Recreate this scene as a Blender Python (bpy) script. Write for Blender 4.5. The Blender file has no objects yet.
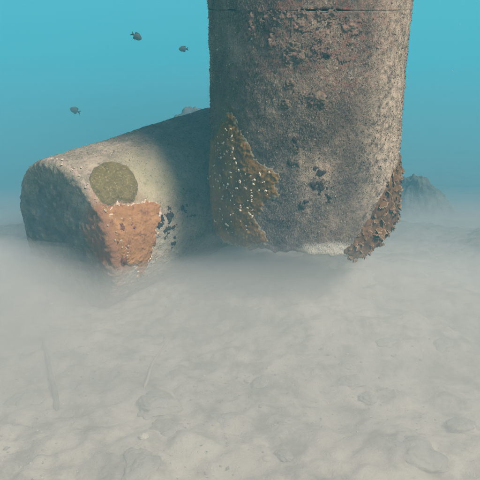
import bpy, math, random
import numpy as np
from mathutils import Vector, Matrix
random.seed(7)
rng = np.random.default_rng(7)
R_ = math.radians
C = bpy.context.scene.collection
S = bpy.context.scene

# ------------------------------------------------------------------ camera
CAM_Z = 1.28
PITCH = R_(19.6)
FPX = 674.0                       # focal length in pixels of a 480 px wide frame
cam_d = bpy.data.cameras.new('camera')
cam = bpy.data.objects.new('camera', cam_d)
C.objects.link(cam)
cam.location = (0, 0, CAM_Z)
cam.rotation_euler = (math.pi / 2 - PITCH, 0, 0)
cam_d.sensor_width = 36.0
cam_d.sensor_fit = 'HORIZONTAL'
cam_d.lens = 36.0 * FPX / 480.0
cam_d.clip_start = 0.05
cam_d.clip_end = 500
S.camera = cam

# ------------------------------------------------------------------ light
SUN_EL, SUN_AZ = R_(49), R_(134)      # azimuth clockwise from +Y: right of and behind the camera
sdir = Vector((math.sin(SUN_AZ) * math.cos(SUN_EL), math.cos(SUN_AZ) * math.cos(SUN_EL), math.sin(SUN_EL)))
W = bpy.data.worlds.new('World')
S.world = W
W.use_nodes = True
wn = W.node_tree.nodes
sky = wn.new('ShaderNodeTexSky')
sky.sky_type = 'NISHITA'
sky.sun_disc = False
sky.sun_elevation = SUN_EL
sky.sun_rotation = SUN_AZ
W.node_tree.links.new(sky.outputs[0], wn['Background'].inputs[0])
wn['Background'].inputs[1].default_value = 0.07
sun_d = bpy.data.lights.new('sun', 'SUN')
sun_d.energy = 5.0
sun_d.angle = R_(15.0)               # the rippled surface spreads the sun's rays
sun_d.color = (1.0, 0.85, 0.71)
sun = bpy.data.objects.new('sun', sun_d)
C.objects.link(sun)
sun.rotation_euler = (-sdir).to_track_quat('-Z', 'Y').to_euler()
sun.location = sdir * 20
S.view_settings.view_transform = 'Standard'
S.view_settings.look = 'None'
S.view_settings.gamma = 1.0
S.view_settings.exposure = 0.16
S.cycles.volume_bounces = 3
S.cycles.max_bounces = 8

# ------------------------------------------------------------------ numeric helpers
def _hash(ix, iy, iz, seed):
    h = (ix.astype(np.int64) * 374761393 + iy.astype(np.int64) * 668265263 + iz.astype(np.int64) * 2147483647 + seed * 974711)
    h = (h ^ (h >> 13)) * 1274126177
    h = h & 0x7fffffff
    h = (h ^ (h >> 16)) * 60493 & 0x7fffffff
    return (h ^ (h >> 15)).astype(np.float64) % 65536 / 32767.5 - 1.0

def vnoise(P, scale, seed=0):
    """smooth value noise in -1..1 on an (n,3) array"""
    q = P * scale + 1000.0
    i = np.floor(q).astype(np.int64)
    f = q - i
    f = f * f * f * (f * (f * 6 - 15) + 10)
    out = 0
    for dx in (0, 1):
        wx = f[:, 0] if dx else 1 - f[:, 0]
        for dy in (0, 1):
            wy = f[:, 1] if dy else 1 - f[:, 1]
            for dz in (0, 1):
                wz = f[:, 2] if dz else 1 - f[:, 2]
                out = out + wx * wy * wz * _hash(i[:, 0] + dx, i[:, 1] + dy, i[:, 2] + dz, seed)
    return out

def fbm(P, scale, octaves=4, seed=0, gain=0.5):
    a, s, out, tot = 1.0, scale, 0, 0
    for k in range(octaves):
        out = out + a * vnoise(P, s, seed + 17 * k)
        tot += a
        a *= gain
        s *= 2.03
    return out / tot

def mesh_from(name, V, F, mat, parent=None, smooth=True, mats=None, mat_idx=None, attr=None):
    me = bpy.data.meshes.new(name)
    V = np.asarray(V, dtype=np.float32)
    F = np.asarray(F, dtype=np.int32)
    k = F.shape[1]
    me.vertices.add(len(V))
    me.vertices.foreach_set('co', V.ravel())
    me.loops.add(F.size)
    me.loops.foreach_set('vertex_index', F.ravel())
    me.polygons.add(len(F))
    me.polygons.foreach_set('loop_start', np.arange(0, F.size, k, dtype=np.int32))
    if mat_idx is not None:
        me.polygons.foreach_set('material_index', np.asarray(mat_idx, dtype=np.int32))
    me.update(calc_edges=True)
    me.validate()
    if smooth:
        me.polygons.foreach_set('use_smooth', np.ones(len(me.polygons), dtype=bool))
    for m in (mats or [mat]):
        me.materials.append(m)
    if attr is not None:
        a = me.attributes.new('edge', 'FLOAT', 'POINT')
        a.data.foreach_set('value', np.asarray(attr, dtype=np.float32))
    return link(name, me, parent)

def link(name, me, parent=None):
    o = bpy.data.objects.new(name, me)
    C.objects.link(o)
    if parent:
        o.parent = parent
    return o

def thing(name, label, cat, loc=(0, 0, 0), rot=None, group=None):
    o = bpy.data.objects.new(name, None)
    C.objects.link(o)
    o.empty_display_size = 0.1
    if rot is not None:
        o.matrix_world = Matrix.Translation(loc) @ rot.to_4x4()
    else:
        o.location = loc
    return tag(o, label, cat, group)

def tag(o, label=None, cat=None, group=None, kind=None):
    if label: o['label'] = label
    if cat: o['category'] = cat
    if group: o['group'] = group
    if kind: o['kind'] = kind
    return o

def grid_faces(nu, nv, wrap_u=False):
    """vertex index = v*nu + u"""
    uu = np.arange(nu if wrap_u else nu - 1)
    vv = np.arange(nv - 1)
    U, Vv = np.meshgrid(uu, vv)
    U, Vv = U.ravel(), Vv.ravel()
    U2 = (U + 1) % nu
    return np.stack([Vv * nu + U, Vv * nu + U2, (Vv + 1) * nu + U2, (Vv + 1) * nu + U], 1)

def pix_ray(x, y):
    """direction of the view ray through a place in the 480 px photograph"""
    up, rt = (240 - y) / FPX, (x - 240) / FPX
    d = np.array([rt, math.cos(PITCH) + up * math.sin(PITCH), -math.sin(PITCH) + up * math.cos(PITCH)])
    return d / np.linalg.norm(d)

CAMP = np.array([0, 0, CAM_Z])

# ------------------------------------------------------------------ materials
def mat(name):
    m = bpy.data.materials.new(name)
    m.use_nodes = True
    nt = m.node_tree
    return m, nt, nt.nodes, nt.links, nt.nodes['Principled BSDF']

class NT:
    """short helpers for writing node trees"""
    def __init__(s, nt):
        s.nt, s.n, s.l = nt, nt.nodes, nt.links
        s.tc = s.n.new('ShaderNodeTexCoord')
    def noise(s, scale, detail=4, rough=0.55, off=(0, 0, 0), stretch=(1, 1, 1), dist=0.0):
        mp = s.n.new('ShaderNodeMapping')
        mp.inputs['Location'].default_value = off
        mp.inputs['Scale'].default_value = stretch
        s.l.new(s.tc.outputs['Object'], mp.inputs[0])
        t = s.n.new('ShaderNodeTexNoise')
        t.inputs['Scale'].default_value = scale
        t.inputs['Detail'].default_value = detail
        t.inputs['Roughness'].default_value = rough
        t.inputs['Distortion'].default_value = dist
        s.l.new(mp.outputs[0], t.inputs['Vector'])
        return t.outputs['Fac']
    def voro(s, scale, feature='F1', rnd=1.0):
        t = s.n.new('ShaderNodeTexVoronoi')
        t.feature = feature
        t.inputs['Scale'].default_value = scale
        t.inputs['Randomness'].default_value = rnd
        s.l.new(s.tc.outputs['Object'], t.inputs['Vector'])
        return t.outputs['Distance']
    def ramp(s, fac, stops):
        r = s.n.new('ShaderNodeValToRGB')
        e = r.color_ramp.elements
        while len(e) < len(stops):
            e.new(0.5)
        for q, (p, c) in zip(e, stops):
            q.position = p
            q.color = (c, c, c, 1) if isinstance(c, (int, float)) else (*c, 1)
        s.l.new(fac, r.inputs[0])
        return r.outputs[0]
    def mix(s, fac, a, b, mode='MIX'):
        m = s.n.new('ShaderNodeMix')
        m.data_type = 'RGBA'
        m.blend_type = mode
        for sock, v in ((m.inputs[0], fac), (m.inputs[6], a), (m.inputs[7], b)):
            if isinstance(v, (int, float)):
                sock.default_value = v if sock == m.inputs[0] else (v, v, v, 1)
            elif isinstance(v, tuple):
                sock.default_value = (*v, 1)
            else:
                s.l.new(v, sock)
        return m.outputs[2]
    def math(s, op, a, b=0.0, clamp=False):
        m = s.n.new('ShaderNodeMath')
        m.operation = op
        m.use_clamp = clamp
        for sock, v in ((m.inputs[0], a), (m.inputs[1], b)):
            if isinstance(v, (int, float)):
                sock.default_value = v
            else:
                s.l.new(v, sock)
        return m.outputs[0]
    def blob(s, c, radii, soft=0.35, wob=0.0, wscale=12):
        """1 inside an ellipsoid around the local place c, 0 outside: a stain with a wavy outline"""
        v = s.n.new('ShaderNodeVectorMath'); v.operation = 'SUBTRACT'
        v.inputs[1].default_value = c
        s.l.new(s.tc.outputs['Object'], v.inputs[0])
        w = s.n.new('ShaderNodeVectorMath'); w.operation = 'DIVIDE'
        w.inputs[1].default_value = radii
        s.l.new(v.outputs[0], w.inputs[0])
        q = s.n.new('ShaderNodeVectorMath'); q.operation = 'LENGTH'
        s.l.new(w.outputs[0], q.inputs[0])
        d = q.outputs['Value']
        if wob:
            nz = s.noise(wscale, 5, 0.6)
            d = s.math('ADD', d, s.math('MULTIPLY', s.math('SUBTRACT', nz, 0.5), wob * 2))
        return s.n_map(d, 1 - soft, 1 + soft)
    def n_map(s, v, a, b):
        m = s.n.new('ShaderNodeMapRange')
        m.interpolation_type = 'SMOOTHSTEP'
        m.inputs[1].default_value = a
        m.inputs[2].default_value = b
        m.inputs[3].default_value = 1.0
        m.inputs[4].default_value = 0.0
        s.l.new(v, m.inputs[0])
        return m.outputs[0]
    def bump(s, h, strength, dist, prev=None):
        b = s.n.new('ShaderNodeBump')
        b.inputs['Strength'].default_value = strength
        b.inputs['Distance'].default_value = dist
        s.l.new(h, b.inputs['Height'])
        if prev is not None:
            s.l.new(prev, b.inputs['Normal'])
        return b.outputs[0]
    def attr(s, name):
        a = s.n.new('ShaderNodeAttribute')
        a.attribute_name = name
        return a.outputs['Fac']
    def island(s):
        return s.n.new('ShaderNodeNewGeometry').outputs['Random Per Island']

def finish(bsdf, links, col, rough=0.85, normal=None, spec=0.15):
    if isinstance(col, tuple):
        bsdf.inputs['Base Color'].default_value = (*col, 1)
    else:
        links.new(col, bsdf.inputs['Base Color'])
    bsdf.inputs['Roughness'].default_value = rough
    bsdf.inputs['Specular IOR Level'].default_value = spec
    if normal is not None:
        links.new(normal, bsdf.inputs['Normal'])

def mat_simple(name, a, b, scale, rough=0.85, bump=(0.5, 0.004), bscale=None):
    m, nt, n, l, p = mat(name)
    k = NT(nt)
    f = k.noise(scale, 5, 0.6)
    col = k.ramp(f, [(0.32, a), (0.68, b)])
    nm = k.bump(k.noise(bscale or scale * 3, 4, 0.6), bump[0], bump[1])
    finish(p, l, col, rough, nm)
    return m

# ------------------------------------------------------------------ seabed
def ground_h(x, y):
    x = np.asarray(x, float); y = np.asarray(y, float)
    P = np.stack([x, y, np.zeros_like(x)], -1).reshape(-1, 3)
    h = 0.05 * fbm(P, 0.9, 3, 3) + 0.028 * fbm(P, 3.2, 3, 5) + 0.034 * np.abs(fbm(P, 7.0, 3, 9)) + 0.011 * fbm(P, 22, 3, 11)
    h = h.reshape(x.shape)
    g = lambda cx, cy, rx, ry, a: a * np.exp(-((x - cx) / rx) ** 2 - ((y - cy) / ry) ** 2)
    h = h + g(0.20, 2.85, 0.55, 0.4, 0.09)                    # mound raised under the broken pile to shift its shadow
    h = h + g(0.62, 2.42, 0.28, 0.16, 0.05)
    h = h + g(-0.85, 2.7, 0.5, 0.25, 0.02) + g(-0.25, 3.0, 0.4, 0.2, 0.03)
    h = h + g(0.45, 1.72, 0.26, 0.13, 0.03) + g(0.33, 1.86, 0.06, 0.22, -0.03)
    far = 0.55 * np.logaddexp(0, (y - 4.0) / 0.55)
    h = h - 9.0 * (1 - np.exp(-0.036 * far))                 # the bottom falls away beyond the piles
    h = h - 2.5 * (1 - np.exp(-0.05 * np.clip(-x - 1.5 + 0.2 * np.clip(2.5 - y, 0, 2), 0, None)))
    return h

def axis_pts(a, b, fa, fb, n_fine, n_out):
    """fine spacing from fa to fb, coarser out to a and b"""
    t = np.linspace(0, 1, n_out + 1)[1:] ** 2.2
    return np.concatenate([(fa - (fa - a) * t)[::-1], np.linspace(fa, fb, n_fine), fb + (b - fb) * t])

gx = axis_pts(-68, 68, -1.9, 1.9, 430, 50)
gy = axis_pts(-14, 108, 1.0, 4.6, 400, 55)
GX, GY = np.meshgrid(gx, gy)
GZ = ground_h(GX, GY)

m_sand, nt, n, l, p = mat('silty_sand')
k = NT(nt)
c1 = k.ramp(k.noise(2.2, 5, 0.6), [(0.3, (0.33, 0.306, 0.26)), (0.7, (0.65, 0.600, 0.510))])
c2 = k.mix(k.ramp(k.noise(9, 5, 0.65, (3, 1, 0)), [(0.47, 0.0), (0.64, 0.9)]), c1, (0.21, 0.205, 0.17))
c3 = k.mix(k.ramp(k.noise(120, 3, 0.6), [(0.60, 0.0), (0.72, 0.5)]), c2, (0.55, 0.52, 0.46))
c4 = k.mix(k.ramp(k.noise(60, 4, 0.7, (7, 2, 0)), [(0.60, 0.0), (0.74, 0.55)]), c3, (0.17, 0.17, 0.15))
# darker colour farther back and out to the sides, where the bottom falls away
sx = k.n.new('ShaderNodeSeparateXYZ'); k.l.new(k.tc.outputs['Object'], sx.inputs[0])
dk = k.math('ADD', sx.outputs[1], k.math('MULTIPLY', k.math('ABSOLUTE', sx.outputs[0]), 0.6))
dk = k.math('ADD', dk, k.math('MULTIPLY', k.noise(1.3, 5, 0.65), 2.4))
dk = k.math('SUBTRACT', 1.0, k.n_map(dk, 3.8, 6.4))
c4 = k.mix(dk, c4, k.ramp(k.noise(3, 5, 0.6), [(0.3, (0.08, 0.092, 0.085)), (0.7, (0.18, 0.185, 0.16))]))
nm = k.bump(k.noise(26, 6, 0.65), 0.55, 0.02)
nm = k.bump(k.noise(150, 4, 0.6), 0.5, 0.005, nm)
finish(p, l, c4, 0.95, nm, 0.05)
seabed = mesh_from('seabed', np.stack([GX, GY, GZ], -1).reshape(-1, 3), grid_faces(len(gx), len(gy)), m_sand)
tag(seabed, kind='structure')

def on_ground(x, y):
    """the place on the seabed seen at x, y of the photograph"""
    d = pix_ray(x, y)
    z = 0.0
    for _ in range(12):
        t = (z - CAM_Z) / d[2]
        q = CAMP + d * t
        z = float(ground_h(q[0], q[1]))
    return np.array([q[0], q[1], z])

# ------------------------------------------------------------------ cylinders: pile and fallen section
class Cyl:
    """a round concrete section whose axis is the local Z of `frame` (4x4)"""
    def __init__(s, frame, R, amp, seed):
        s.M = np.array(frame)
        s.Mi = np.linalg.inv(s.M)
        s.R, s.amp, s.seed = R, amp, seed
    def disp(s, P):
        a = s.amp
        return a * (1.0 * fbm(P, 5, 2, s.seed) + 0.55 * fbm(P, 17, 3, s.seed + 1) + 0.42 * fbm(P, 60, 2, s.seed + 2))
    def surf(s, th, z, off=0.0):
        P = np.stack([s.R * np.cos(th), s.R * np.sin(th), z], -1)
        r = s.R + s.disp(P) + off
        return np.stack([r * np.cos(th), r * np.sin(th), z], -1)
    def from_pix(s, x, y):
        """(theta, z) of the surface place seen at x, y of the photograph"""
        o = s.Mi[:3, :3] @ CAMP + s.Mi[:3, 3]
        d = s.Mi[:3, :3] @ pix_ray(x, y)
        a = d[0] ** 2 + d[1] ** 2
        b = o[0] * d[0] + o[1] * d[1]
        c = o[0] ** 2 + o[1] ** 2 - s.R ** 2
        D = b * b - a * c
        t = (-b - math.sqrt(max(D, 0.0))) / a
        q = o + d * t
        return math.atan2(q[1], q[0]), q[2]

def lathe(cy, prof, nth, edge=None, edge_span=0.25, rough_end=1.0):
    """prof: list of (r, z, nr, nz); returns verts and faces. edge(theta) shifts z near the lower end"""
    th = np.linspace(0, 2 * np.pi, nth, endpoint=False)
    pr = np.array(prof)
    r, z, nr, nz = (np.repeat(pr[:, i][:, None], nth, 1) for i in range(4))
    T = np.repeat(th[None], len(pr), 0)
    z0 = pr[:, 1].min()
    if edge is not None:
        w = np.clip(1 - (z - z0) / edge_span, 0, 1) ** 2
        z = z + edge(T) * w
    P = np.stack([r * np.cos(T), r * np.sin(T), z], -1).reshape(-1, 3)
    side = np.abs(nr).reshape(-1)
    D = cy.disp(P) * (side + (1 - side) * np.where(nz.reshape(-1) > 0, 0.1, rough_end * 2.2))
    N = np.stack([nr * np.cos(T), nr * np.sin(T), nz], -1).reshape(-1, 3)
    return P + N * D[:, None], grid_faces(nth, len(pr), True)

def profile(R, z0, z1, bev0, bev1, dz, cap_rings=26):
    out = []
    for rr in np.linspace(0.004, R - bev0, cap_rings):
        out.append((rr, z0, 0, -1))
    for a in np.linspace(0, math.pi / 2, 8)[1:]:
        out.append((R - bev0 + bev0 * math.sin(a), z0 + bev0 * (1 - math.cos(a)), math.sin(a), -math.cos(a)))
    for zz in np.arange(z0 + bev0 + dz, z1 - bev1, dz):
        out.append((R, zz, 1, 0))
    for a in np.linspace(math.pi / 2, 0, 8):
        out.append((R - bev1 + bev1 * math.sin(a), z1 - bev1 * (1 - math.cos(a)), math.sin(a), math.cos(a)))
    for rr in np.linspace(R - bev1, 0.004, 14)[1:]:
        out.append((rr, z1, 0, 1))
    return out

def inside(poly, U, V):
    """signed distance to a closed polygon, positive inside"""
    poly = np.asarray(poly, float)
    n_ = len(poly)
    d2 = np.full(U.shape, 1e9)
    ins = np.zeros(U.shape, bool)
    for i in range(n_):
        a, b = poly[i], poly[(i + 1) % n_]
        e = b - a
        t = np.clip(((U - a[0]) * e[0] + (V - a[1]) * e[1]) / max(e @ e, 1e-12), 0, 1)
        d2 = np.minimum(d2, (U - a[0] - t * e[0]) ** 2 + (V - a[1] - t * e[1]) ** 2)
        if abs(e[1]) > 1e-12:
            c = ((a[1] > V) != (b[1] > V)) & (U < e[0] * (V - a[1]) / e[1] + a[0])
            ins ^= c
    d = np.sqrt(d2)
    return np.where(ins, d, -d)

def patch(name, cy, poly_pix, material, parent, h=0.008, step=0.0032, wob=0.012, wscale=30, pimple=0.0, seed=0, uv=None, zmin=None, edge_w=0.012):
    """a growth spread over a cylinder: outline given on the surface, real thickness, knobbly top"""
    uv = np.array(uv if uv is not None else [(lambda q: (q[0] * cy.R, q[1]))(cy.from_pix(*pp)) for pp in poly_pix])
    lo, hi = uv.min(0) - wob - 0.008, uv.max(0) + wob + 0.008
    if zmin is not None:
        lo[1] = max(lo[1], zmin)
    us = np.arange(lo[0], hi[0], step)
    vs = np.arange(lo[1], hi[1], step)
    U, Vv = np.meshgrid(us, vs)
    th = U / cy.R
    base = np.stack([cy.R * np.cos(th), cy.R * np.sin(th), Vv], -1).reshape(-1, 3)
    sd = inside(uv, U, Vv) + wob * (fbm(base, wscale, 4, 40 + seed) + 0.55 * fbm(base, wscale * 3.5, 3, 44 + seed)).reshape(U.shape)
    hh = h * (1 - np.exp(-np.clip(sd, 0, None) / edge_w)) * (1 + 0.45 * fbm(base, 24, 3, 50 + seed).reshape(U.shape))
    if pimple:
        hh = hh + pimple * np.clip(vnoise(base, 110, 60 + seed), 0, 1).reshape(U.shape) * np.clip(sd / 0.01, 0, 1)
    hh = np.where(sd > 0, hh + 0.0015, -0.004 + 0.5 * np.clip(sd, -0.02, 0))
    if zmin is not None:
        hh = np.where(Vv < zmin + 0.02, -0.003 + (hh + 0.003) * np.clip((Vv - zmin) / 0.02, 0, 1), hh)
    V = cy.surf(th.ravel(), Vv.ravel(), hh.ravel())
    F = grid_faces(len(us), len(vs))
    keep = (sd.ravel()[F] > -step * 1.6).any(1)
    F = F[keep]
    used, inv = np.unique(F, return_inverse=True)
    o = mesh_from(name, V[used], inv.reshape(F.shape), material, parent, attr=np.clip(sd.ravel()[used] / 0.02, 0, 1))
    return o, uv, hh

def disc_uv(cy, x, y, rx, ry, n_=14, jit=0.25):
    """an irregular blob outline on the surface around a place of the photograph; radii in metres"""
    th, z = cy.from_pix(x, y)
    out = []
    for i in range(n_):
        a = 2 * math.pi * i / n_
        q = 1 + random.uniform(-jit, jit)
        out.append((th * cy.R + rx * q * math.cos(a), z + ry * q * math.sin(a)))
    return out

def orient(normal, up=(0, 0, 1), spin=0.0):
    """rotation whose local Z is the normal"""
    q = Vector(normal).to_track_quat('Z', 'Y').to_matrix()
    return q @ Matrix.Rotation(spin, 3, 'Z')

# ---- growth-covered concrete
m_pile, nt, n, l, p = mat('overgrown_concrete')
k = NT(nt)
f1 = k.noise(5, 6, 0.65)
f2 = k.noise(190, 3, 0.7, (2, 5, 1), (1, 1, 0.55))
base = k.ramp(f1, [(0.36, (0.095, 0.070, 0.062)), (0.50, (0.21, 0.150, 0.115)), (0.66, (0.42, 0.30, 0.215))])
base = k.mix(k.ramp(f2, [(0.50, 0.0), (0.66, 0.85)]), base, (0.36, 0.31, 0.24))
base = k.mix(k.ramp(k.noise(150, 3, 0.7, (9, 4, 6), (1, 1, 0.6)), [(0.54, 0.0), (0.68, 0.8)]), base, (0.035, 0.030, 0.032))
blt = k.ramp(k.noise(3.6, 4, 0.6, (5, 2, 8), (1, 1, 0.7), 0.6), [(0.40, 0.62), (0.56, 0.0)])
base = k.mix(blt, base, (0.050, 0.040, 0.040))
# pink and red crusts near the joint
redz = k.blob((0.03, -0.40, 0.85), (0.30, 0.3, 0.24), 0.6, 0.35, 9)
redn = k.ramp(k.noise(38, 6, 0.75, (1, 1, 4)), [(0.47, 0.0), (0.60, 0.75)])
base = k.mix(k.math('MULTIPLY', redz, redn), base, (0.25, 0.11, 0.085))
# sunlight painted as a pale strip on the right side; bare chalky lower edge
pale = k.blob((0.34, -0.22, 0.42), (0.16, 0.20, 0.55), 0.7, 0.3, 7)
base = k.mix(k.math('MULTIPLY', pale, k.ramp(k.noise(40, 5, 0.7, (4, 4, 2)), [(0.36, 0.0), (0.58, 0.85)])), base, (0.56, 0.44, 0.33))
low = k.blob((0.08, -0.40, -0.01), (0.13, 0.16, 0.05), 0.3, 0.4, 14)
base = k.mix(k.math('MULTIPLY', low, 0.85), base, (0.52, 0.48, 0.40))
nm = k.bump(k.noise(70, 4, 0.65), 0.7, 0.010)
nm = k.bump(f2, 0.8, 0.005, nm)
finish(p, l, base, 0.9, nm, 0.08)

m_drum, nt, n, l, p = mat('mottled_concrete')
k = NT(nt)
f1 = k.noise(6, 6, 0.65)
base = k.ramp(f1, [(0.30, (0.17, 0.140, 0.11)), (0.50, (0.33, 0.265, 0.20)), (0.70, (0.50, 0.41, 0.31))])
base = k.mix(k.ramp(k.noise(11, 5, 0.7, (3, 8, 1)), [(0.46, 0.0), (0.62, 0.7)]), base, (0.17, 0.165, 0.11))
base = k.mix(k.ramp(k.noise(60, 4, 0.7, (3, 8, 1)), [(0.54, 0.0), (0.70, 0.8)]), base, (0.06, 0.058, 0.052))
base = k.mix(k.ramp(k.noise(170, 3, 0.7, (5, 5, 1)), [(0.56, 0.0), (0.68, 0.7)]), base, (0.48, 0.42, 0.36))
DRUM_MAT = (k, l, p, base)

# ---- the standing pile
PX, PY, PR = 0.275, 2.86, 0.400
PB = 0.352                                                     # height of the broken lower edge
pile_frame = Matrix.Translation((PX, PY, PB))
pile = thing('standing_pile', 'upright round concrete pile broken off above the seabed, crusted brown, joint line near its top', 'pile', (PX, PY, PB))
cp = Cyl(pile_frame, PR, 0.0055, 100)
edge_px = [(209, 237), (225, 243), (245, 247), (262, 246), (275, 250), (290, 250), (305, 253), (325, 256), (345, 259), (360, 256), (375, 246), (387, 238)]
e_th = np.array([cp.from_pix(*q) for q in edge_px])
e_th[:, 0] = np.where(e_th[:, 0] > 0.5, e_th[:, 0] - 2 * np.pi, e_th[:, 0])
e_th = e_th[np.argsort(e_th[:, 0])]
def pile_edge(T):
    t = np.where(T > 0.6, T - 2 * np.pi, T)
    z = np.interp(t, e_th[:, 0], e_th[:, 1], left=0.02, right=0.02)
    P = np.stack([np.cos(T), np.sin(T), np.zeros_like(T)], -1).reshape(-1, 3)
    return np.clip(z, -0.05, 0.06) + 0.010 * fbm(P, 9, 4, 77).reshape(T.shape)
SEAM = 1.246 - PB
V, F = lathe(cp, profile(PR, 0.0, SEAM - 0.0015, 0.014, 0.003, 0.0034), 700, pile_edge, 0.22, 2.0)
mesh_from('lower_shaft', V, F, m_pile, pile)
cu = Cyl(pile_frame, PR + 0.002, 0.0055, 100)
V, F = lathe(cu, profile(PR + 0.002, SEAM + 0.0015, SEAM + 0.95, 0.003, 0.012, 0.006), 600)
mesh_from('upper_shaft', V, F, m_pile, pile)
V, F = lathe(Cyl(pile_frame, PR - 0.014, 0.001, 1), profile(PR - 0.014, SEAM - 0.012, SEAM + 0.012, 0.003, 0.003, 0.004, 6), 160)
mesh_from('joint_seal', V, F, mat_simple('dark_joint', (0.018, 0.017, 0.016), (0.04, 0.035, 0.03), 40), pile)

# ---- the fallen section
DYAW, DPIT, DR = R_(47.5), R_(6.1), 0.36
dax = Vector((math.cos(DYAW) * math.cos(DPIT), math.sin(DYAW) * math.cos(DPIT), math.sin(DPIT)))
drx = dax.cross(Vector((0, 0, 1))).normalized()                # local X: level, towards the camera's right
dry = dax.cross(drx)
drot = Matrix((drx, dry, dax)).transposed()
DC = Vector((-0.787, 2.823, CAM_Z - 1.002))
drum_frame = Matrix.Translation(DC) @ drot.to_4x4()
drum = thing('fallen_pile_section', 'fallen round concrete section lying tilted in the silt, orange and olive sponges near its end', 'pile section', DC, drot)
cd = Cyl(drum_frame, DR, 0.0075, 200)
k, l, p, base = DRUM_MAT
def dloc(x, y):
    th, z = cd.from_pix(x, y)
    return (DR * math.cos(th), DR * math.sin(th), z)
# rust-coloured crust running from the orange sponge over the rim, chalky bare flank, pile's shade painted into the far part
base = k.mix(k.ramp(k.noise(85, 4, 0.75, (1, 7, 3)), [(0.52, 0.0), (0.64, 0.55)]), base, (0.46, 0.33, 0.27))
ch = k.blob(dloc(150, 265), (0.10, 0.16, 0.20), 0.5, 0.4, 10)
base = k.mix(k.math('MULTIPLY', ch, 0.6), base, (0.50, 0.47, 0.40))
ye = k.blob(dloc(150, 175), (0.13, 0.13, 0.16), 0.6, 0.5, 9)
base = k.mix(k.math('MULTIPLY', ye, 0.5), base, (0.44, 0.41, 0.25))
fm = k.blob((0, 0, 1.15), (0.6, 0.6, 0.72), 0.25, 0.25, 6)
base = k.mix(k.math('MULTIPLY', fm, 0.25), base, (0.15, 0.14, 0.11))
sz = k.n.new('ShaderNodeSeparateXYZ'); k.l.new(k.tc.outputs['Object'], sz.inputs[0])
rimz = k.math('ADD', k.math('ABSOLUTE', k.math('SUBTRACT', sz.outputs[2], 0.030)), k.math('MULTIPLY', k.noise(30, 6, 0.75, (2, 2, 5)), 0.14))
base = k.mix(k.math('MULTIPLY', k.n_map(rimz, 0.066, 0.084), 0.75), base, (0.50, 0.38, 0.31))
fe = k.blob((0, 0, -0.03), (0.352, 0.352, 0.045), 0.10, 0.1, 10)
fcol = k.ramp(k.noise(14, 6, 0.7, (1, 2, 9)), [(0.34, (0.09, 0.078, 0.068)), (0.55, (0.19, 0.168, 0.138)), (0.70, (0.34, 0.30, 0.24))])
base = k.mix(fe, base, fcol)
st = k.blob(dloc(112, 236), (0.15, 0.17, 0.20), 0.35, 0.75, 16)
base = k.mix(k.math('MULTIPLY', st, 0.85), base, (0.30, 0.13, 0.062))
nm = k.bump(k.noise(55, 5, 0.65), 0.7, 0.010)
nm = k.bump(k.noise(190, 3, 0.6), 0.6, 0.004, nm)
finish(p, l, base, 0.92, nm, 0.08)
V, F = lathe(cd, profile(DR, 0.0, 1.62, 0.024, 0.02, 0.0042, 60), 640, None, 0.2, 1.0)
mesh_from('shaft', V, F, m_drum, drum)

# ------------------------------------------------------------------ growths
def growth(name, a, b, scale, edge_col=None, edge_pos=0.35, bscale=120, bstr=0.6, spots=None, rough=0.8):
    m, nt, n, l, p = mat(name)
    k = NT(nt)
    col = k.ramp(k.noise(scale, 5, 0.65), [(0.30, a), (0.70, b)])
    if spots:
        col = k.mix(k.ramp(k.noise(spots[1], 3, 0.6, (4, 4, 4)), [(0.56, 0.0), (0.66, spots[2])]), col, spots[0])
    if edge_col:
        e = k.math('ADD', k.attr('edge'), k.math('MULTIPLY', k.math('SUBTRACT', k.noise(45, 4, 0.6), 0.5), 0.9))
        col = k.mix(k.n_map(e, edge_pos * 0.3, edge_pos), col, edge_col)
    nm = k.bump(k.noise(bscale, 4, 0.6), bstr, 0.006)
    finish(p, l, col, rough, nm, 0.2)
    return m

m_olive = growth('olive_sponge', (0.125, 0.098, 0.038), (0.21, 0.162, 0.064), 22, (0.22, 0.17, 0.11), 0.35, spots=((0.32, 0.245, 0.13), 120, 0.8))
m_orange = growth('orange_sponge', (0.29, 0.135, 0.055), (0.46, 0.235, 0.100), 14, (0.70, 0.58, 0.46), 0.40, spots=((0.22, 0.095, 0.06), 34, 0.8))
m_mat = growth('brown_algal_mat', (0.070, 0.038, 0.014), (0.25, 0.125, 0.026), 12, (0.22, 0.19, 0.13), 0.34, spots=((0.36, 0.20, 0.04), 50, 0.6))
m_dark = growth('dark_crust', (0.020, 0.016, 0.017), (0.075, 0.052, 0.046), 70, None, bstr=0.9)
m_rust = growth('rusty_crust', (0.10, 0.042, 0.030), (0.26, 0.105, 0.065), 60, None, bstr=0.9)
m_shell = mat_simple('white_shell', (0.42, 0.32, 0.20), (0.82, 0.72, 0.56), 90, 0.6, (0.4, 0.002))
m_hole = mat_simple('shell_mouth', (0.03, 0.025, 0.02), (0.07, 0.05, 0.04), 90)

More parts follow.
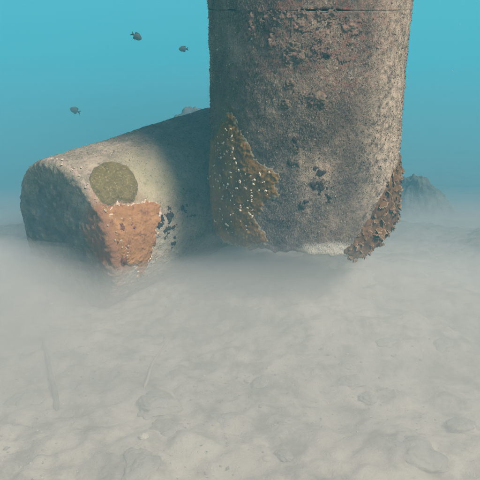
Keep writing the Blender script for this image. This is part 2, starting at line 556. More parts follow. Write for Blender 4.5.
# drum: olive and orange sponges
olive_px = [(90, 177), (94, 168), (104, 163), (115, 163), (126, 166), (133, 173), (137, 183), (137, 193), (134, 201), (125, 204), (117, 202), (113, 207), (104, 205), (95, 199), (90, 190)]
patch('olive_sponge', cd, olive_px, m_olive, drum, 0.014, 0.0026, 0.009, 30, 0.007, 1, zmin=0.034, edge_w=0.02)
orange_px = [(83, 190), (92, 198), (103, 206), (111, 209), (114, 205), (117, 203), (126, 205), (133, 205), (140, 200), (150, 200), (158, 206), (162, 215), (159, 230), (155, 245), (150, 258), (144, 270), (138, 276), (132, 266), (124, 258), (116, 254), (110, 250), (104, 232), (96, 212), (88, 197)]
patch('orange_sponge', cd, orange_px, m_orange, drum, 0.010, 0.0026, 0.030, 24, 0.004, 2, zmin=0.030)
for (x, y, rx, ry) in [(169, 217, 0.035, 0.022), (160, 223, 0.018, 0.02), (171, 228, 0.008, 0.03), (182, 208, 0.014, 0.030), (174, 243, 0.016, 0.014),
                       (119, 229, 0.028, 0.03), (134, 227, 0.022, 0.026), (115, 243, 0.03, 0.035), (127, 248, 0.032, 0.026), (122, 260, 0.03, 0.03), (191, 216, 0.012, 0.02), (166, 236, 0.008, 0.012),
                       (184, 190, 0.010, 0.018), (121, 213, 0.010, 0.010), (140, 252, 0.014, 0.018)]:
    patch('dark_crust', cd, None, m_rust if x < 141 else m_dark, drum, 0.014 if x < 141 else 0.006, 0.0026, 0.032, 38, 0.004, int(x), uv=disc_uv(cd, x, y, rx, ry, 14, 0.5), zmin=0.03, edge_w=0.02)

# pile: brown mat with barnacles, dark crusts, sponge knobs
mat_px = [(229, 110), (234, 113), (237, 122), (241, 132), (249, 144), (255, 157), (262, 165), (272, 168), (279, 176), (276, 184), (278, 193), (272, 200), (264, 203), (262, 212), (256, 219), (262, 228), (268, 236), (272, 243), (262, 245), (248, 246), (232, 243), (221, 240), (215, 232), (213, 215), (212, 195), (211, 175), (211, 155), (212, 138), (219, 130), (224, 120)]
mat_o, mat_uv, _ = patch('brown_algal_mat', cp, mat_px, m_mat, pile, 0.011, 0.0026, 0.020, 24, 0.005, 3, edge_w=0.03)
for (x, y, rx, ry) in [(295, 146, 0.020, 0.022), (292, 164, 0.018, 0.012), (318, 171, 0.022, 0.02), (303, 206, 0.016, 0.022), (322, 186, 0.018, 0.016), (313, 184, 0.012, 0.012),
                       (281, 243, 0.020, 0.014), (330, 197, 0.010, 0.012), (270, 30, 0.02, 0.03), (330, 55, 0.016, 0.014)]:
    patch('dark_crust', cp, None, m_dark, pile, 0.007, 0.0026, 0.026, 38, 0.004, int(x), uv=disc_uv(cp, x, y, rx, ry, 14, 0.5), edge_w=0.02)

m_pink = growth('pink_crust', (0.10, 0.062, 0.050), (0.31, 0.185, 0.145), 60, (0.15, 0.11, 0.09), 0.8, spots=((0.05, 0.04, 0.04), 60, 0.8), bstr=0.9)
for (x, y, rx, ry) in [(250, 28, 0.03, 0.04), (276, 18, 0.05, 0.022), (300, 22, 0.035, 0.03), (325, 16, 0.03, 0.02), (296, 52, 0.055, 0.022), (322, 47, 0.04, 0.02), (352, 28, 0.03, 0.03), (270, 42, 0.02, 0.02),
                       (310, 100, 0.02, 0.016), (288, 88, 0.02, 0.012), (340, 60, 0.025, 0.016), (262, 12, 0.03, 0.014)]:
    patch('pink_crust', cp, None, m_pink, pile, 0.003, 0.0026, 0.042, 55, 0.007, int(x + y), uv=disc_uv(cp, x, y, rx, ry, 14, 0.5), edge_w=0.02)

def knob_mesh(seed, m, name):
    """a lumpy outgrowth about 1 unit wide, flat side down"""
    nu, nv = 26, 15
    th = np.linspace(0, 2 * np.pi, nu, endpoint=False)
    ph = np.linspace(0.03, math.pi / 2 + 0.35, nv)
    T, Pp = np.meshgrid(th, ph)
    D = np.stack([np.sin(Pp) * np.cos(T), np.sin(Pp) * np.sin(T), np.cos(Pp) * 0.85], -1).reshape(-1, 3)
    r = 0.5 * (1 + 0.55 * fbm(D + seed, 2.2, 3, seed) + 0.25 * fbm(D + seed, 7, 2, seed + 5))
    return mesh_from(name, D * r[:, None], grid_faces(nu, nv, True), m).data

m_knob = growth('pale_sponge', (0.07, 0.05, 0.04), (0.27, 0.20, 0.14), 2.6, None, bscale=9, spots=((0.26, 0.10, 0.06), 5, 0.7))
def take(me_obj_data):
    for o in list(C.objects):
        if o.data == me_obj_data and o.parent is None:
            bpy.data.objects.remove(o)
    return me_obj_data
knobs = [take(knob_mesh(31 + i, m_knob, 'sponge_knob')) for i in range(4)]
def put(name, me, cy, th, z, parent, scale, spin=None, off=-0.002, tilt=0.0):
    q = cy.surf(np.array([th]), np.array([z]), off)[0]
    nrm = Vector((math.cos(th), math.sin(th), tilt)).normalized()
    o = link(name, me, parent)
    sc = scale if isinstance(scale, tuple) else (scale,) * 3
    o.matrix_local = Matrix.Translation(q) @ orient(nrm, spin=random.uniform(0, 6.28) if spin is None else spin).to_4x4() @ Matrix.Diagonal((*sc, 1))
    return o
for i, (x, y, sc) in enumerate([(319, 99, 0.062), (323, 104, 0.040), (315, 107, 0.034), (286, 103, 0.046), (290, 84, 0.042), (280, 104, 0.026), (300, 57, 0.050), (308, 54, 0.030),
                                (293, 46, 0.040), (262, 46, 0.030), (317, 38, 0.032), (347, 84, 0.018), (296, 150, 0.030), (262, 22, 0.036), (240, 30, 0.028), (330, 25, 0.03), (345, 60, 0.024), (284, 62, 0.022), (207.5, 70, 0.03), (208, 118, 0.035)]):
    th, z = cp.from_pix(x, y)
    put('sponge_knob', knobs[i % 4], cp, th, z, pile, (sc * 0.9, sc * random.uniform(0.7, 1.1), sc * 0.7), off=-0.006)

# barnacles: ringed cones with an opening
def barnacle_mesh():
    nu = 10
    prof = [(0.5, 0.0), (0.42, 0.22), (0.30, 0.46), (0.20, 0.50), (0.15, 0.40), (0.05, 0.22)]
    V, F = [], None
    for r, z in prof:
        for i in range(nu):
            a = 2 * math.pi * i / nu
            q = r * (1 + (0.13 if i % 2 else -0.08))
            V.append((q * math.cos(a), q * math.sin(a) * 0.8, z))
    F = grid_faces(nu, len(prof), True)
    idx = [0 if i < nu * 4 else 1 for i in range(len(F))]
    return take(mesh_from('barnacle', V, F, None, None, True, [m_shell, m_hole], idx).data)
bar = barnacle_mesh()
bar_px = [(228, 128), (231, 130), (234, 136), (222, 137), (236, 141), (220, 146), (226, 143), (230, 139), (237, 149), (235, 152), (222, 158), (225, 156), (220, 161), (228, 162), (218, 164),
          (232, 178), (231, 184), (229, 187), (238, 181), (243, 174), (252, 176), (246, 184), (248, 187), (257, 180), (256, 183), (266, 181), (267, 191), (254, 192), (253, 196), (233, 192), (236, 195),
          (225, 176), (219, 172), (221, 180), (242, 206), (250, 207), (252, 212), (243, 204), (240, 208), (244, 220), (223, 210), (226, 219), (224, 228), (219, 221), (230, 206), (226, 199), (234, 171), (239, 168),
          (260, 190), (247, 179), (231, 150), (217, 186), (224, 148), (253, 200), (236, 203), (229, 228), (236, 232), (248, 226), (233, 215), (214, 176), (240, 188), (226, 169), (262, 174), (233, 163), (238, 158)]
for x, y in bar_px + [(a + random.gauss(0, 5), b + random.gauss(0, 6)) for a, b in bar_px]:
    th, z = cp.from_pix(x + random.uniform(-1, 1), y + random.uniform(-1, 1))
    if inside(mat_uv, np.array([[th * PR]]), np.array([[z]]))[0, 0] < 0.012:
        continue
    s_ = min(0.0125, 0.0062 * random.lognormvariate(0.15, 0.38))
    put('barnacle', bar, cp, th, z, mat_o, (s_ * random.uniform(0.55, 0.9), s_ * random.uniform(0.9, 1.9), s_ * random.uniform(0.6, 1.1)), off=0.0145, tilt=random.uniform(-0.3, 0.3))
# barnacles along the drum's rim and over the orange sponge
for i in range(54):
    if i < 30:
        th0, _z = cd.from_pix(*[(60, 166), (75, 178), (88, 196), (98, 218), (106, 240), (52, 162)][i % 6])
        th, z = th0 + random.uniform(-0.16, 0.16), random.uniform(0.012, 0.07)
    else:
        th, z = cd.from_pix(random.uniform(100, 130), random.uniform(208, 262))
        z = max(z, random.uniform(0.03, 0.09))
    s_ = random.uniform(0.004, 0.010)
    put('barnacle', bar, cd, th, z, drum, (s_, s_ * random.uniform(0.9, 1.6), s_ * 0.9), off=0.004 if i < 30 else 0.009)

# shells clustered on the pile's lower right edge
m_oy = growth('shell_face', (0.085, 0.044, 0.020), (0.40, 0.205, 0.075), 30, None, bscale=160, spots=((0.05, 0.03, 0.022), 45, 0.8))
m_rim = mat_simple('pale_shell_rim', (0.16, 0.09, 0.045), (0.50, 0.36, 0.24), 40, 0.6, (0.4, 0.002))
def shell_mesh(seed):
    """cupped fluted valve, hinge at the origin, lip out along +Y, about 1 unit long; a second valve lies under it"""
    r_ = random.Random(seed)
    V, F, idx = [], [], []
    na, nr_ = 13, 9
    for side, dz in ((1, 0.05), (-1, -0.05)):
        b0 = len(V)
        for j in range(nr_):
            q = j / (nr_ - 1)
            for i in range(na):
                a = (i / (na - 1) - 0.5) * 2.5
                ln = q * (0.62 + 0.38 * math.cos(a)) * (1 + 0.10 * math.sin(i * 2.1 + seed) + 0.14 * math.sin(i * 0.7 + 2 * seed)) * r_.uniform(0.94, 1.06)
                hgt = dz + side * (0.26 * math.sin(min(q * 2.6, 2.6)) * math.cos(a * 0.8)) + 0.03 * q * math.cos(i * math.pi) + r_.uniform(-0.010, 0.010)
                V.append((ln * math.sin(a) * 0.9, ln * math.cos(a), hgt))
        f = grid_faces(na, nr_) + b0
        for t_, qd in enumerate(f):
            F.append(qd if side > 0 else qd[::-1])
            idx.append(1 if t_ // (na - 1) >= nr_ - 2 else 0)
    return take(mesh_from('shell', V, F, None, None, True, [m_oy, m_rim], idx).data)
shells = [shell_mesh(s_) for s_ in range(5)]
cl_px = [(399, 162), (393, 170), (385, 188), (376, 207), (366, 224), (356, 238), (344, 252), (352, 259), (364, 256), (376, 247), (386, 238), (391, 226)]
cl_uv = np.array([(lambda q: ((q[0] if q[0] < 0.6 else q[0] - 2 * np.pi) * PR, q[1]))(cp.from_pix(*q)) for q in cl_px])
# the cluster wraps round the side that the photograph only shows as an outline
far_uv = np.array([(0.24, 0.02), (0.26, 0.14), (0.20, 0.26), (0.10, 0.33)])
cl_uv = np.vstack([cl_uv, [[cl_uv[-1][0] + 0.10, 0.015]], far_uv + [[0.0, 0.0]]])
clus, cl_uv2, _ = patch('shell_bed', cp, None, mat_simple('shell_bed', (0.05, 0.028, 0.016), (0.20, 0.10, 0.045), 40), pile, 0.010, 0.004, 0.014, 30, 0.006, 8, uv=cl_uv)
cnt = 0
lo, hi = cl_uv.min(0), cl_uv.max(0)
pts = []
for _ in range(6000):
    u, v = random.uniform(lo[0], hi[0]), random.uniform(lo[1], hi[1])
    if inside(cl_uv, np.array([[u]]), np.array([[v]]))[0, 0] > -0.003 and all((u - a) ** 2 + (v - b) ** 2 > 0.0125 ** 2 for a, b in pts):
        pts.append((u, v))
for i, (u, v) in enumerate(pts[:290]):
    th = u / PR
    q = cp.surf(np.array([th]), np.array([v]), 0.006)[0]
    nrm = Vector((math.cos(th), math.sin(th), random.uniform(-0.2, 0.35))).normalized()
    dn = Vector((random.uniform(-1.1, 1.1), random.uniform(-0.9, 0.9), -random.uniform(0.1, 1.0))).normalized()
    yv = (nrm * random.uniform(0.12, 0.42) + dn * random.uniform(0.4, 1.0)).normalized()
    xv = yv.cross(nrm).normalized()
    zv = xv.cross(yv)
    s_ = min(0.030, 0.0155 * random.lognormvariate(0.1, 0.35))
    o = link('shell', shells[i % 5], clus)
    o.matrix_local = Matrix.Translation(q) @ Matrix((xv, yv, zv)).transposed().to_4x4() @ Matrix.Diagonal((s_ * random.uniform(0.6, 1.1), s_, s_ * random.uniform(0.8, 1.3), 1))

# turf: short tufts of algae and grit that catch the light
m_turf, nt, n, l, p = mat('turf_algae')
k = NT(nt)
ri = k.island()
tc_ = k.ramp(ri, [(0.0, (0.045, 0.034, 0.032)), (0.38, (0.15, 0.108, 0.086)), (0.70, (0.34, 0.24, 0.17)), (0.90, (0.58, 0.44, 0.32)), (1.0, (0.66, 0.56, 0.44))])
tc_ = k.mix(k.math('MULTIPLY', k.blob((0.03, -0.40, 0.85), (0.30, 0.3, 0.24), 0.6, 0.35, 9), k.ramp(k.noise(38, 6, 0.75, (1, 1, 4)), [(0.47, 0.0), (0.60, 0.75)])), tc_, (0.30, 0.14, 0.11))
blt = k.ramp(k.noise(3.6, 4, 0.6, (5, 2, 8), (1, 1, 0.7), 0.6), [(0.40, 0.60), (0.56, 0.0)])
tc_ = k.mix(blt, tc_, (0.070, 0.054, 0.050))
tc_ = k.mix(0.75, tc_, k.ramp(k.noise(5, 6, 0.65), [(0.34, 0.50), (0.50, 1.0), (0.66, 1.5)]), 'MULTIPLY')
finish(p, l, tc_, 0.9, None, 0.1)
m_turf2, nt, n, l, p = mat('turf_grit')
k = NT(nt)
tc_ = k.ramp(k.island(), [(0.0, (0.05, 0.048, 0.042)), (0.45, (0.18, 0.165, 0.13)), (0.85, (0.38, 0.34, 0.27)), (1.0, (0.58, 0.52, 0.44))])
finish(p, l, tc_, 0.9, None, 0.1)
def turf(name, cy, n_, th0, th1, z0, z1, size, material, parent, seed, thr=-0.25):
    g = np.random.default_rng(seed)
    th = g.uniform(th0, th1, n_)
    z = g.uniform(z0, z1, n_)
    P = np.stack([cy.R * np.cos(th), cy.R * np.sin(th), z], -1)
    keep = fbm(P, 11, 3, seed) + g.uniform(-0.25, 0.25, n_) > thr
    th, z = th[keep], z[keep]
    n_ = len(th)
    B = cy.surf(th, z, -0.0015)
    N = np.stack([np.cos(th), np.sin(th), np.zeros(n_)], -1)
    T = np.stack([-np.sin(th), np.cos(th), np.zeros(n_)], -1)
    Z = np.tile([0, 0, 1.0], (n_, 1))
    s = (size * g.lognormal(0, 0.35, n_))[:, None]
    a = g.uniform(0, 2 * np.pi, n_)
    V = np.empty((n_, 4, 3))
    for j in range(3):
        b = a + j * 2.094
        V[:, j] = B + (T * np.cos(b)[:, None] * 0.42 + Z * np.sin(b)[:, None] * 0.6) * s
    V[:, 3] = B + N * s * g.uniform(0.35, 0.9, n_)[:, None] + (T * g.uniform(-.6, .6, n_)[:, None] + Z * g.uniform(-.9, .3, n_)[:, None]) * s
    i0 = np.arange(n_) * 4
    F = np.concatenate([np.stack([i0, i0 + 1, i0 + 3], 1), np.stack([i0 + 1, i0 + 2, i0 + 3], 1), np.stack([i0 + 2, i0, i0 + 3], 1)])
    o = mesh_from(name, V.reshape(-1, 3), F, material, parent, smooth=False)
    o['kind'] = 'stuff'
    return o
turf('turf_algae', cp, 90000, -math.pi * 1.08, math.pi * 0.12, 0.02, SEAM - 0.01, 0.0034, m_turf, pile, 5)
turf('turf_algae', cu, 12000, -math.pi * 1.08, math.pi * 0.12, SEAM + 0.012, SEAM + 0.16, 0.0034, m_turf, pile, 6)
turf('turf_algae', cd, 75000, -2.9, 1.2, 0.02, 1.3, 0.0030, m_turf2, drum, 7, -0.22)

# ------------------------------------------------------------------ rocks and debris on the seabed
m_rock = mat_simple('silted_rock', (0.22, 0.225, 0.195), (0.42, 0.40, 0.35), 7, 0.95, (0.7, 0.015), 40)
m_rockd = mat_simple('overgrown_rock', (0.10, 0.105, 0.095), (0.22, 0.215, 0.185), 8, 0.95, (0.8, 0.02), 40)
m_peb = mat_simple('pale_pebble', (0.50, 0.46, 0.38), (0.66, 0.61, 0.52), 30, 0.8)
def rock_mesh(name, dims, seed, material, rough=0.34, nu=64, nv=40):
    th = np.linspace(0, 2 * np.pi, nu, endpoint=False)
    ph = np.linspace(0.01, math.pi - 0.01, nv)
    T, Pp = np.meshgrid(th, ph)
    D = np.stack([np.sin(Pp) * np.cos(T), np.sin(Pp) * np.sin(T), np.cos(Pp)], -1).reshape(-1, 3)
    # flattened facets first, then noise
    g = np.random.default_rng(seed)
    r = np.ones(len(D))
    for _ in range(9):
        a = g.normal(size=3); a /= np.linalg.norm(a)
        c = D @ a
        r = np.minimum(r, np.where(c > 0.05, g.uniform(0.72, 0.95) / np.maximum(c, 0.05), 9))
    r = r * (1 + rough * fbm(D, 1.7, 3, seed) + 0.10 * fbm(D, 7, 3, seed + 3))
    return mesh_from(name, D * r[:, None] * np.array(dims), grid_faces(nu, nv, True)[:, ::-1], material)
GR = 'silt covered rocks lying on the seabed'
def rock(x, y, dims, sink, rz, label, seed, material=None, group=GR, name='rock', cat='rock'):
    q = on_ground(x, y)
    o = rock_mesh(name, dims, seed, material or m_rock)
    o.location = (q[0], q[1], q[2] + dims[2] * (1 - 2 * sink) )
    o.rotation_euler = (random.uniform(-.15, .15), random.uniform(-.15, .15), rz)
    return tag(o, label, cat, group)
rock(158, 403, (0.085, 0.075, 0.035), 0.62, 0.4, 'silt covered flat rock just below the thin pale stick, left foreground', 301)
rock(168, 430, (0.05, 0.06, 0.03), 0.62, 1.0, 'silted rock between the flat rock and the bottom edge, left foreground', 302)
rock(140, 468, (0.07, 0.09, 0.035), 0.66, 0.2, 'large half buried rock at the bottom edge, left of the middle', 303)
rock(225, 419, (0.055, 0.04, 0.024), 0.62, 0.1, 'grey rounded rock half buried in front of the pile, lower middle', 304)
rock(286, 456, (0.035, 0.022, 0.016), 0.52, -0.6, 'small angular flat stone right beside the white shell', 305)
rock(352, 382, (0.05, 0.035, 0.026), 0.56, 0.5, 'largest lump of the rubble right of the middle foreground', 306)
rock(368, 398, (0.035, 0.03, 0.02), 0.56, 1.5, 'smaller lump just below the rubble right of the middle foreground', 307)
rock(345, 366, (0.035, 0.025, 0.018), 0.56, 0.9, 'smaller lump just above the rubble right of the middle foreground', 308)
rock(345, 281, (0.15, 0.10, 0.06), 0.58, 0.2, 'broad silted lump lying under the right lower edge of the pile', 309)
rock(415, 452, (0.10, 0.07, 0.04), 0.66, -0.4, 'broad silted mound at the bottom right with a hollow along its left side', 310)
rock(440, 345, (0.06, 0.045, 0.026), 0.62, 0.7, 'silted rock at the far right, level with the middle foreground', 311)
rock(385, 345, (0.05, 0.03, 0.018), 0.6, 0.3, 'low silted stone up and left of the far right rock', 312)
rock(262, 382, (0.045, 0.03, 0.018), 0.62, 1.2, 'low silted stone in the middle of the bare sand below the pile', 313)
rock(28, 400, (0.07, 0.05, 0.03), 0.66, 0.4, 'low silted rock at the far left foreground beside the dark stick', 314)
rock(462, 425, (0.055, 0.04, 0.024), 0.62, 0.2, 'silted stone at the right edge near the bottom corner', 316)
rock(144, 437, (0.014, 0.013, 0.010), 0.35, 0.2, 'small rounded pale pebble lying left of the silted rocks', 317, m_peb, None, 'pebble', 'pebble')

# pale shell on the sand: a ribbed cockle valve
def cockle():
    nu, nv = 24, 9
    V = []
    for j in range(nv):
        q = j / (nv - 1)
        for i in range(nu):
            a = 2 * math.pi * i / nu
            r = math.sin(q * math.pi / 2) * (1 + 0.05 * math.cos(i * math.pi))
            V.append((r * math.cos(a), r * math.sin(a) * 0.92 + 0.1 * (1 - q), 0.62 * math.cos(q * math.pi / 2)))
    return mesh_from('cockle_shell', V, grid_faces(nu, nv, True), m_peb)
q = on_ground(267, 459)
ck = cockle()
ck.scale = (0.0135, 0.0125, 0.013)
ck.location = (q[0], q[1], q[2] + 0.001)
tag(ck, 'small whitish domed shell lying on the sand at the bottom middle', 'shell')

def tube(name, pts, r0, r1, material, nseg=10):
    pts = [Vector(p_) for p_ in pts]
    V = []
    for i, c in enumerate(pts):
        t = (pts[min(i + 1, len(pts) - 1)] - pts[max(i - 1, 0)]).normalized()
        sx = t.cross(Vector((0, 0, 1))).normalized()
        sz = sx.cross(t)
        r = (r0 + (r1 - r0) * i / (len(pts) - 1)) * (0.06 if i in (0, len(pts) - 1) else 1.0)
        for j in range(nseg):
            a = 2 * math.pi * j / nseg
            V.append(c + (sx * math.cos(a) + sz * math.sin(a)) * r * (1 + 0.18 * math.sin(3.1 * i + j)))
    return mesh_from(name, [tuple(v) for v in V], grid_faces(nseg, len(pts), True), material)
m_stick = mat_simple('bleached_stick', (0.34, 0.31, 0.25), (0.52, 0.48, 0.40), 40)
m_stick2 = mat_simple('silted_stick', (0.16, 0.155, 0.13), (0.30, 0.29, 0.24), 30)
def stick(px, r0, r1, material, label, bow=0.0):
    P = []
    for i in range(15):
        t = i / 14
        a, b = px[0], px[1]
        q = on_ground(a[0] + (b[0] - a[0]) * t + bow * math.sin(t * 3.14) + 0.7 * math.sin(t * 9), a[1] + (b[1] - a[1]) * t)
        P.append((q[0], q[1], q[2] + r0 * 0.5 + 0.006 * math.sin(t * 3.14)))
    return tag(tube('stick', P, r0, r1, material), label, 'stick')
stick([(144, 389), (168, 341)], 0.0055, 0.003, m_stick, 'thin pale stick lying on the sand below the fallen section', -2.5)
stick([(57, 412), (43, 345)], 0.010, 0.006, m_stick2, 'long dark silted stick lying on the sand at the left', 2)

# gravel and shell grit: thousands, one object
def gravel():
    g = np.random.default_rng(11)
    n_ = 9000
    y = 1.2 + 3.0 * g.random(n_) ** 1.3
    x = (g.random(n_) - 0.5) * (0.9 + 0.75 * y)
    keep = fbm(np.stack([x, y, 0 * x], -1), 2.6, 3, 21) + g.uniform(-.3, .3, n_) > 0.0
    x, y = x[keep], y[keep]
    n_ = len(x)
    z = ground_h(x, y)
    B = np.array([(1, 0, 0), (0, 1, 0), (-1, 0, 0), (0, -1, 0), (0, 0, 1), (0, 0, -1)], float)
    f = np.array([(0, 1, 4), (1, 2, 4), (2, 3, 4), (3, 0, 4), (1, 0, 5), (2, 1, 5), (3, 2, 5), (0, 3, 5)])
    s = 0.0028 * g.lognormal(0, 0.5, n_)
    a = g.uniform(0, 6.28, n_)
    V = B[None] * g.uniform(0.6, 1.4, (n_, 6, 1)) * np.stack([s, s * 0.7, s * 0.5], -1)[:, None]
    c, sn = np.cos(a)[:, None], np.sin(a)[:, None]
    V = np.stack([V[..., 0] * c - V[..., 1] * sn, V[..., 0] * sn + V[..., 1] * c, V[..., 2]], -1)
    V = V + np.stack([x, y, z + s * 0.2], -1)[:, None]
    F = (f[None] + (np.arange(n_) * 6)[:, None, None]).reshape(-1, 3)
    m, nt, n, l, p = mat('grit')
    k = NT(nt)
    finish(p, l, k.ramp(k.island(), [(0.0, (0.14, 0.14, 0.12)), (0.5, (0.32, 0.31, 0.27)), (0.9, (0.50, 0.47, 0.40)), (1.0, (0.66, 0.62, 0.55))]), 0.9)
    o = mesh_from('gravel', V.reshape(-1, 3), F, m, None, True)
    tag(o, kind='stuff')
gravel()

# boulders in the murk behind
m_far = mat_simple('weedy_rock', (0.06, 0.068, 0.062), (0.15, 0.155, 0.135), 8, 0.95, (0.8, 0.02), 40)
def boulder(loc, dims, rz, label, seed):
    o = rock_mesh('boulder', dims, seed, m_far, 0.11, 120, 80)
    o.location = loc
    o.rotation_euler = (0.05, 0.03, rz)
    return tag(o, label, 'boulder', 'boulders in the murky water behind the piles')
boulder((1.46, 5.5, float(ground_h(1.46, 5.5)) + 0.0), (0.22, 0.30, 0.40), 0.3, 'tall faint boulder in the murk just right of the standing pile', 401)
boulder((1.62, 5.7, float(ground_h(1.62, 5.7)) - 0.02), (0.21, 0.30, 0.28), 1.1, 'low faint boulder beside the tall one, farther from the pile', 402)
boulder((-0.48, 7.5, -0.50), (0.40, 0.4, 0.70), 0.5, 'faint flat topped boulder showing behind the top of the fallen section', 403)

# ------------------------------------------------------------------ fish
m_fish = mat_simple('dark_fish_skin', (0.03, 0.034, 0.038), (0.08, 0.085, 0.08), 60, 0.5, (0.2, 0.001))
m_fin = mat_simple('dark_fin', (0.02, 0.024, 0.028), (0.045, 0.05, 0.05), 120, 0.5, (0.2, 0.001))
m_eye = mat_simple('fish_eye', (0.01, 0.01, 0.01), (0.03, 0.03, 0.03), 100, 0.2)
def fin_mesh(name, pts, th, parent):
    """pts: outline in the XZ plane; a thin fin thickest at its middle"""
    pts = np.array(pts, float)
    c = pts.mean(0)
    V, n_ = [], len(pts)
    for q in pts:
        V.append((q[0], 0, q[1]))
    V.append((c[0], th, c[1])); V.append((c[0], -th, c[1]))
    F = []
    for i in range(n_):
        j = (i + 1) % n_
        F.append((i, j, n_)); F.append((j, i, n_ + 1))
    return mesh_from(name, V, F, m_fin, parent, True)
def fish(label):
    t = thing('damselfish', label, 'fish', group='small dark fish in the blue water')
    nu, nv = 20, 19
    V = []
    for j in range(nv):
        q = j / (nv - 1)                                       # 0 snout .. 1 tail root
        x = 0.36 - 0.72 * q
        hgt = 0.245 * (math.sin(math.pi * min(q * 1.02 + 0.012, 1)) ** 0.62) * (1 - 0.12 * q) + 0.045 * q + 0.006
        wid = hgt * 0.42
        zc = 0.012 * math.sin(q * 3.1)
        for i in range(nu):
            a = 2 * math.pi * i / nu
            V.append((x, wid * math.sin(a), zc + hgt * math.cos(a)))
    b = mesh_from('body', V, grid_faces(nu, nv, True), m_fish, t)
    fin_mesh('tail_fin', [(-0.33, 0.05), (-0.44, 0.10), (-0.60, 0.20), (-0.55, 0.06), (-0.50, 0.0), (-0.55, -0.06), (-0.60, -0.19), (-0.44, -0.10), (-0.33, -0.05)], 0.012, t)
    fin_mesh('dorsal_fin', [(0.14, 0.20), (0.06, 0.29), (-0.10, 0.31), (-0.25, 0.29), (-0.33, 0.22), (-0.30, 0.09), (-0.1, 0.18)], 0.010, t)
    fin_mesh('anal_fin', [(-0.02, -0.21), (-0.12, -0.30), (-0.24, -0.29), (-0.31, -0.20), (-0.29, -0.09), (-0.15, -0.16)], 0.010, t)
    for s_ in (1, -1):
        f = fin_mesh('pectoral_fin', [(0.10, 0.0), (0.03, 0.03), (-0.08, -0.01), (-0.09, -0.07), (0.0, -0.06)], 0.006, t)
        f.location = (0.02, s_ * 0.105, -0.02)
        f.rotation_euler = (0, 0, -s_ * 0.35)
        e = rock_mesh('eye', (0.028, 0.016, 0.028), 9, m_eye, 0.0, 12, 8)
        e.parent = t
        e.location = (0.23, s_ * 0.062, 0.045)
    return t
def copy_tree(o, parent=None):
    c = o.copy(); C.objects.link(c)
    if parent: c.parent = parent
    for ch in list(o.children): copy_tree(ch, c)
    return c
f0 = fish('dark small fish highest in the water, tail up to the left')
fl = [(137.5, 37, 3.9, 0.068, 0.0, 0.55, None), (182.5, 49, 4.3, 0.062, math.pi, 0.0, 'dark small fish nearest the standing pile, swimming left'),
      (74, 110, 4.2, 0.068, math.pi, -0.45, 'dark small fish lowest on the left, above the fallen section')]
for i, (x, y, dist, ln, rz, tilt, lab) in enumerate(fl):
    o = f0 if i == 0 else copy_tree(f0)
    if lab: o['label'] = lab
    o.location = CAMP + pix_ray(x, y) * dist * 1.7
    o.rotation_euler = (0, tilt, rz + 0.25)
    o.scale = (ln * 1.7,) * 3

def specks():
    g = np.random.default_rng(23)
    n_ = 260
    y = g.uniform(1.5, 5.0, n_)
    x = (g.random(n_) - 0.5) * 0.85 * y
    z = CAM_Z - y * (0.36 + (g.random(n_) - 0.45) * 0.75)
    z = np.maximum(z, ground_h(x, y) + 0.08)
    B = np.array([(1, 0, 0), (0, 1, 0), (-1, 0, 0), (0, -1, 0), (0, 0, 1), (0, 0, -1)], float)
    f = np.array([(0, 1, 4), (1, 2, 4), (2, 3, 4), (3, 0, 4), (1, 0, 5), (2, 1, 5), (3, 2, 5), (0, 3, 5)])
    s_ = 0.0006 * g.lognormal(0, 0.5, n_)
    V = B[None] * g.uniform(0.4, 1.5, (n_, 6, 1)) * s_[:, None, None] + np.stack([x, y, z], -1)[:, None]
    o = mesh_from('drifting_specks', V.reshape(-1, 3), (f[None] + (np.arange(n_) * 6)[:, None, None]).reshape(-1, 3), m_peb)
    tag(o, kind='stuff')
specks()

# ------------------------------------------------------------------ water haze and stirred silt
def vol_mat(name, col, dens, aniso=0.0):
    m = bpy.data.materials.new(name)
    m.use_nodes = True
    n = m.node_tree.nodes
    n.remove(n['Principled BSDF'])
    v = n.new('ShaderNodeVolumePrincipled')
    v.inputs['Color'].default_value = (*col, 1)
    v.inputs['Density'].default_value = dens
    v.inputs['Anisotropy'].default_value = aniso
    m.node_tree.links.new(v.outputs[0], n['Material Output'].inputs['Volume'])
    return m
x0, x1, y0, y1, z0, z1 = -72, 72, -18, 112, float(GZ.min()) - 1.0, 2.45
V = [(x, y, z) for z in (z0, z1) for y in (y0, y1) for x in (x0, x1)]
F = [(0, 2, 3, 1), (4, 5, 7, 6), (0, 1, 5, 4), (2, 6, 7, 3), (0, 4, 6, 2), (1, 3, 7, 5)]
haze = mesh_from('haze', V, F, vol_mat('blue_water', (0.16, 0.76, 0.92), 0.042), smooth=False)
tag(haze, kind='stuff')

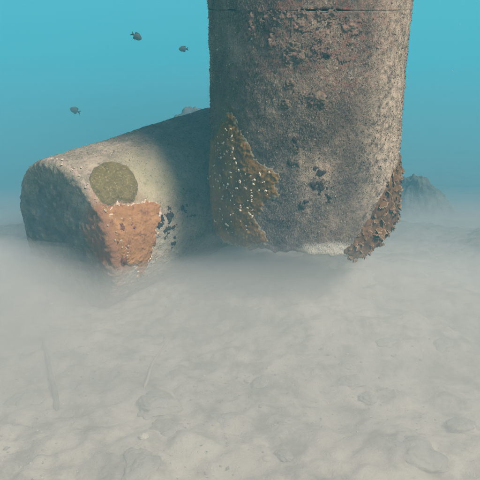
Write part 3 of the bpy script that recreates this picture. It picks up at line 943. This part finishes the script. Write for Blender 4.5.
def silt(name, top, xr, yr, bottom, material, nx=80, ny=80):
    """a closed body of cloudy water lying on the seabed: top(x, y) is its height over the bottom"""
    X, Y = np.meshgrid(np.linspace(*xr, nx), np.linspace(*yr, ny))
    g = ground_h(X, Y)
    ex = np.clip(np.minimum(X - xr[0], xr[1] - X) / 1.0, 0, 1) * np.clip(np.minimum((Y - yr[0]) / 0.5, (yr[1] - Y) / 2.4), 0, 1)
    Zt = np.maximum(-0.12 + (top(X, Y) + 0.12) * (ex * ex * (3 - 2 * ex)), -0.3) + np.minimum(g, 0.03) * 0
    Zt = np.maximum(Zt, bottom + 0.02)
    Vt = np.stack([X, Y, Zt], -1).reshape(-1, 3)
    Vb = Vt.copy(); Vb[:, 2] = bottom
    N = nx * ny
    ft = grid_faces(nx, ny)
    fb = ft[:, ::-1] + N
    idx = np.arange(N).reshape(ny, nx)
    loop = np.concatenate([idx[0, :-1], idx[:-1, -1], idx[-1, :0:-1], idx[:0:-1, 0]])
    nxt = np.roll(loop, -1)
    fs = np.stack([nxt, loop, loop + N, nxt + N], 1)
    o = mesh_from(name, np.vstack([Vt, Vb]), np.vstack([ft, fb, fs]), material)
    tag(o, kind='stuff')
    return o
def lump(X, Y, sc, seed):
    return fbm(np.stack([X, Y, np.zeros_like(X)], -1).reshape(-1, 3), sc, 3, seed).reshape(X.shape)
GS = lambda X, Y, cx, cy, rx, ry, a: a * np.exp(-((X - cx) / rx) ** 2 - ((Y - cy) / ry) ** 2)
for i, (hh_, dens, yb) in enumerate([(0.13, 0.70, 5.2), (0.22, 0.52, 4.7), (0.32, 0.40, 4.3), (0.43, 0.27, 4.0), (0.56, 0.16, 3.8)]):
    silt('silt_cloud', lambda X, Y: hh_ + GS(X, Y, -1.15, 2.25, 0.55, 0.55, 0.25) - GS(X, Y, -0.45, 2.35, 0.28, 0.35, 0.07) + GS(X, Y, 0.2, 2.4, 0.6, 0.4, 0.12) + (0.03 + 0.012 * i) * 2 * lump(X, Y, 1.4, 71 + 3 * i),
         (-2.3, 3.1), (0.5 + 0.02 * i, yb), -1.2 - 0.01 * i, vol_mat('stirred_silt', (0.86, 0.845, 0.815), dens))
silt('silt_cloud', lambda X, Y: 0.78 + 0.10 * lump(X, Y, 0.9, 95), (-4.5, 5.0), (1.0, 8.5), -1.4, vol_mat('thin_silt', (0.34, 0.54, 0.70), 0.065))
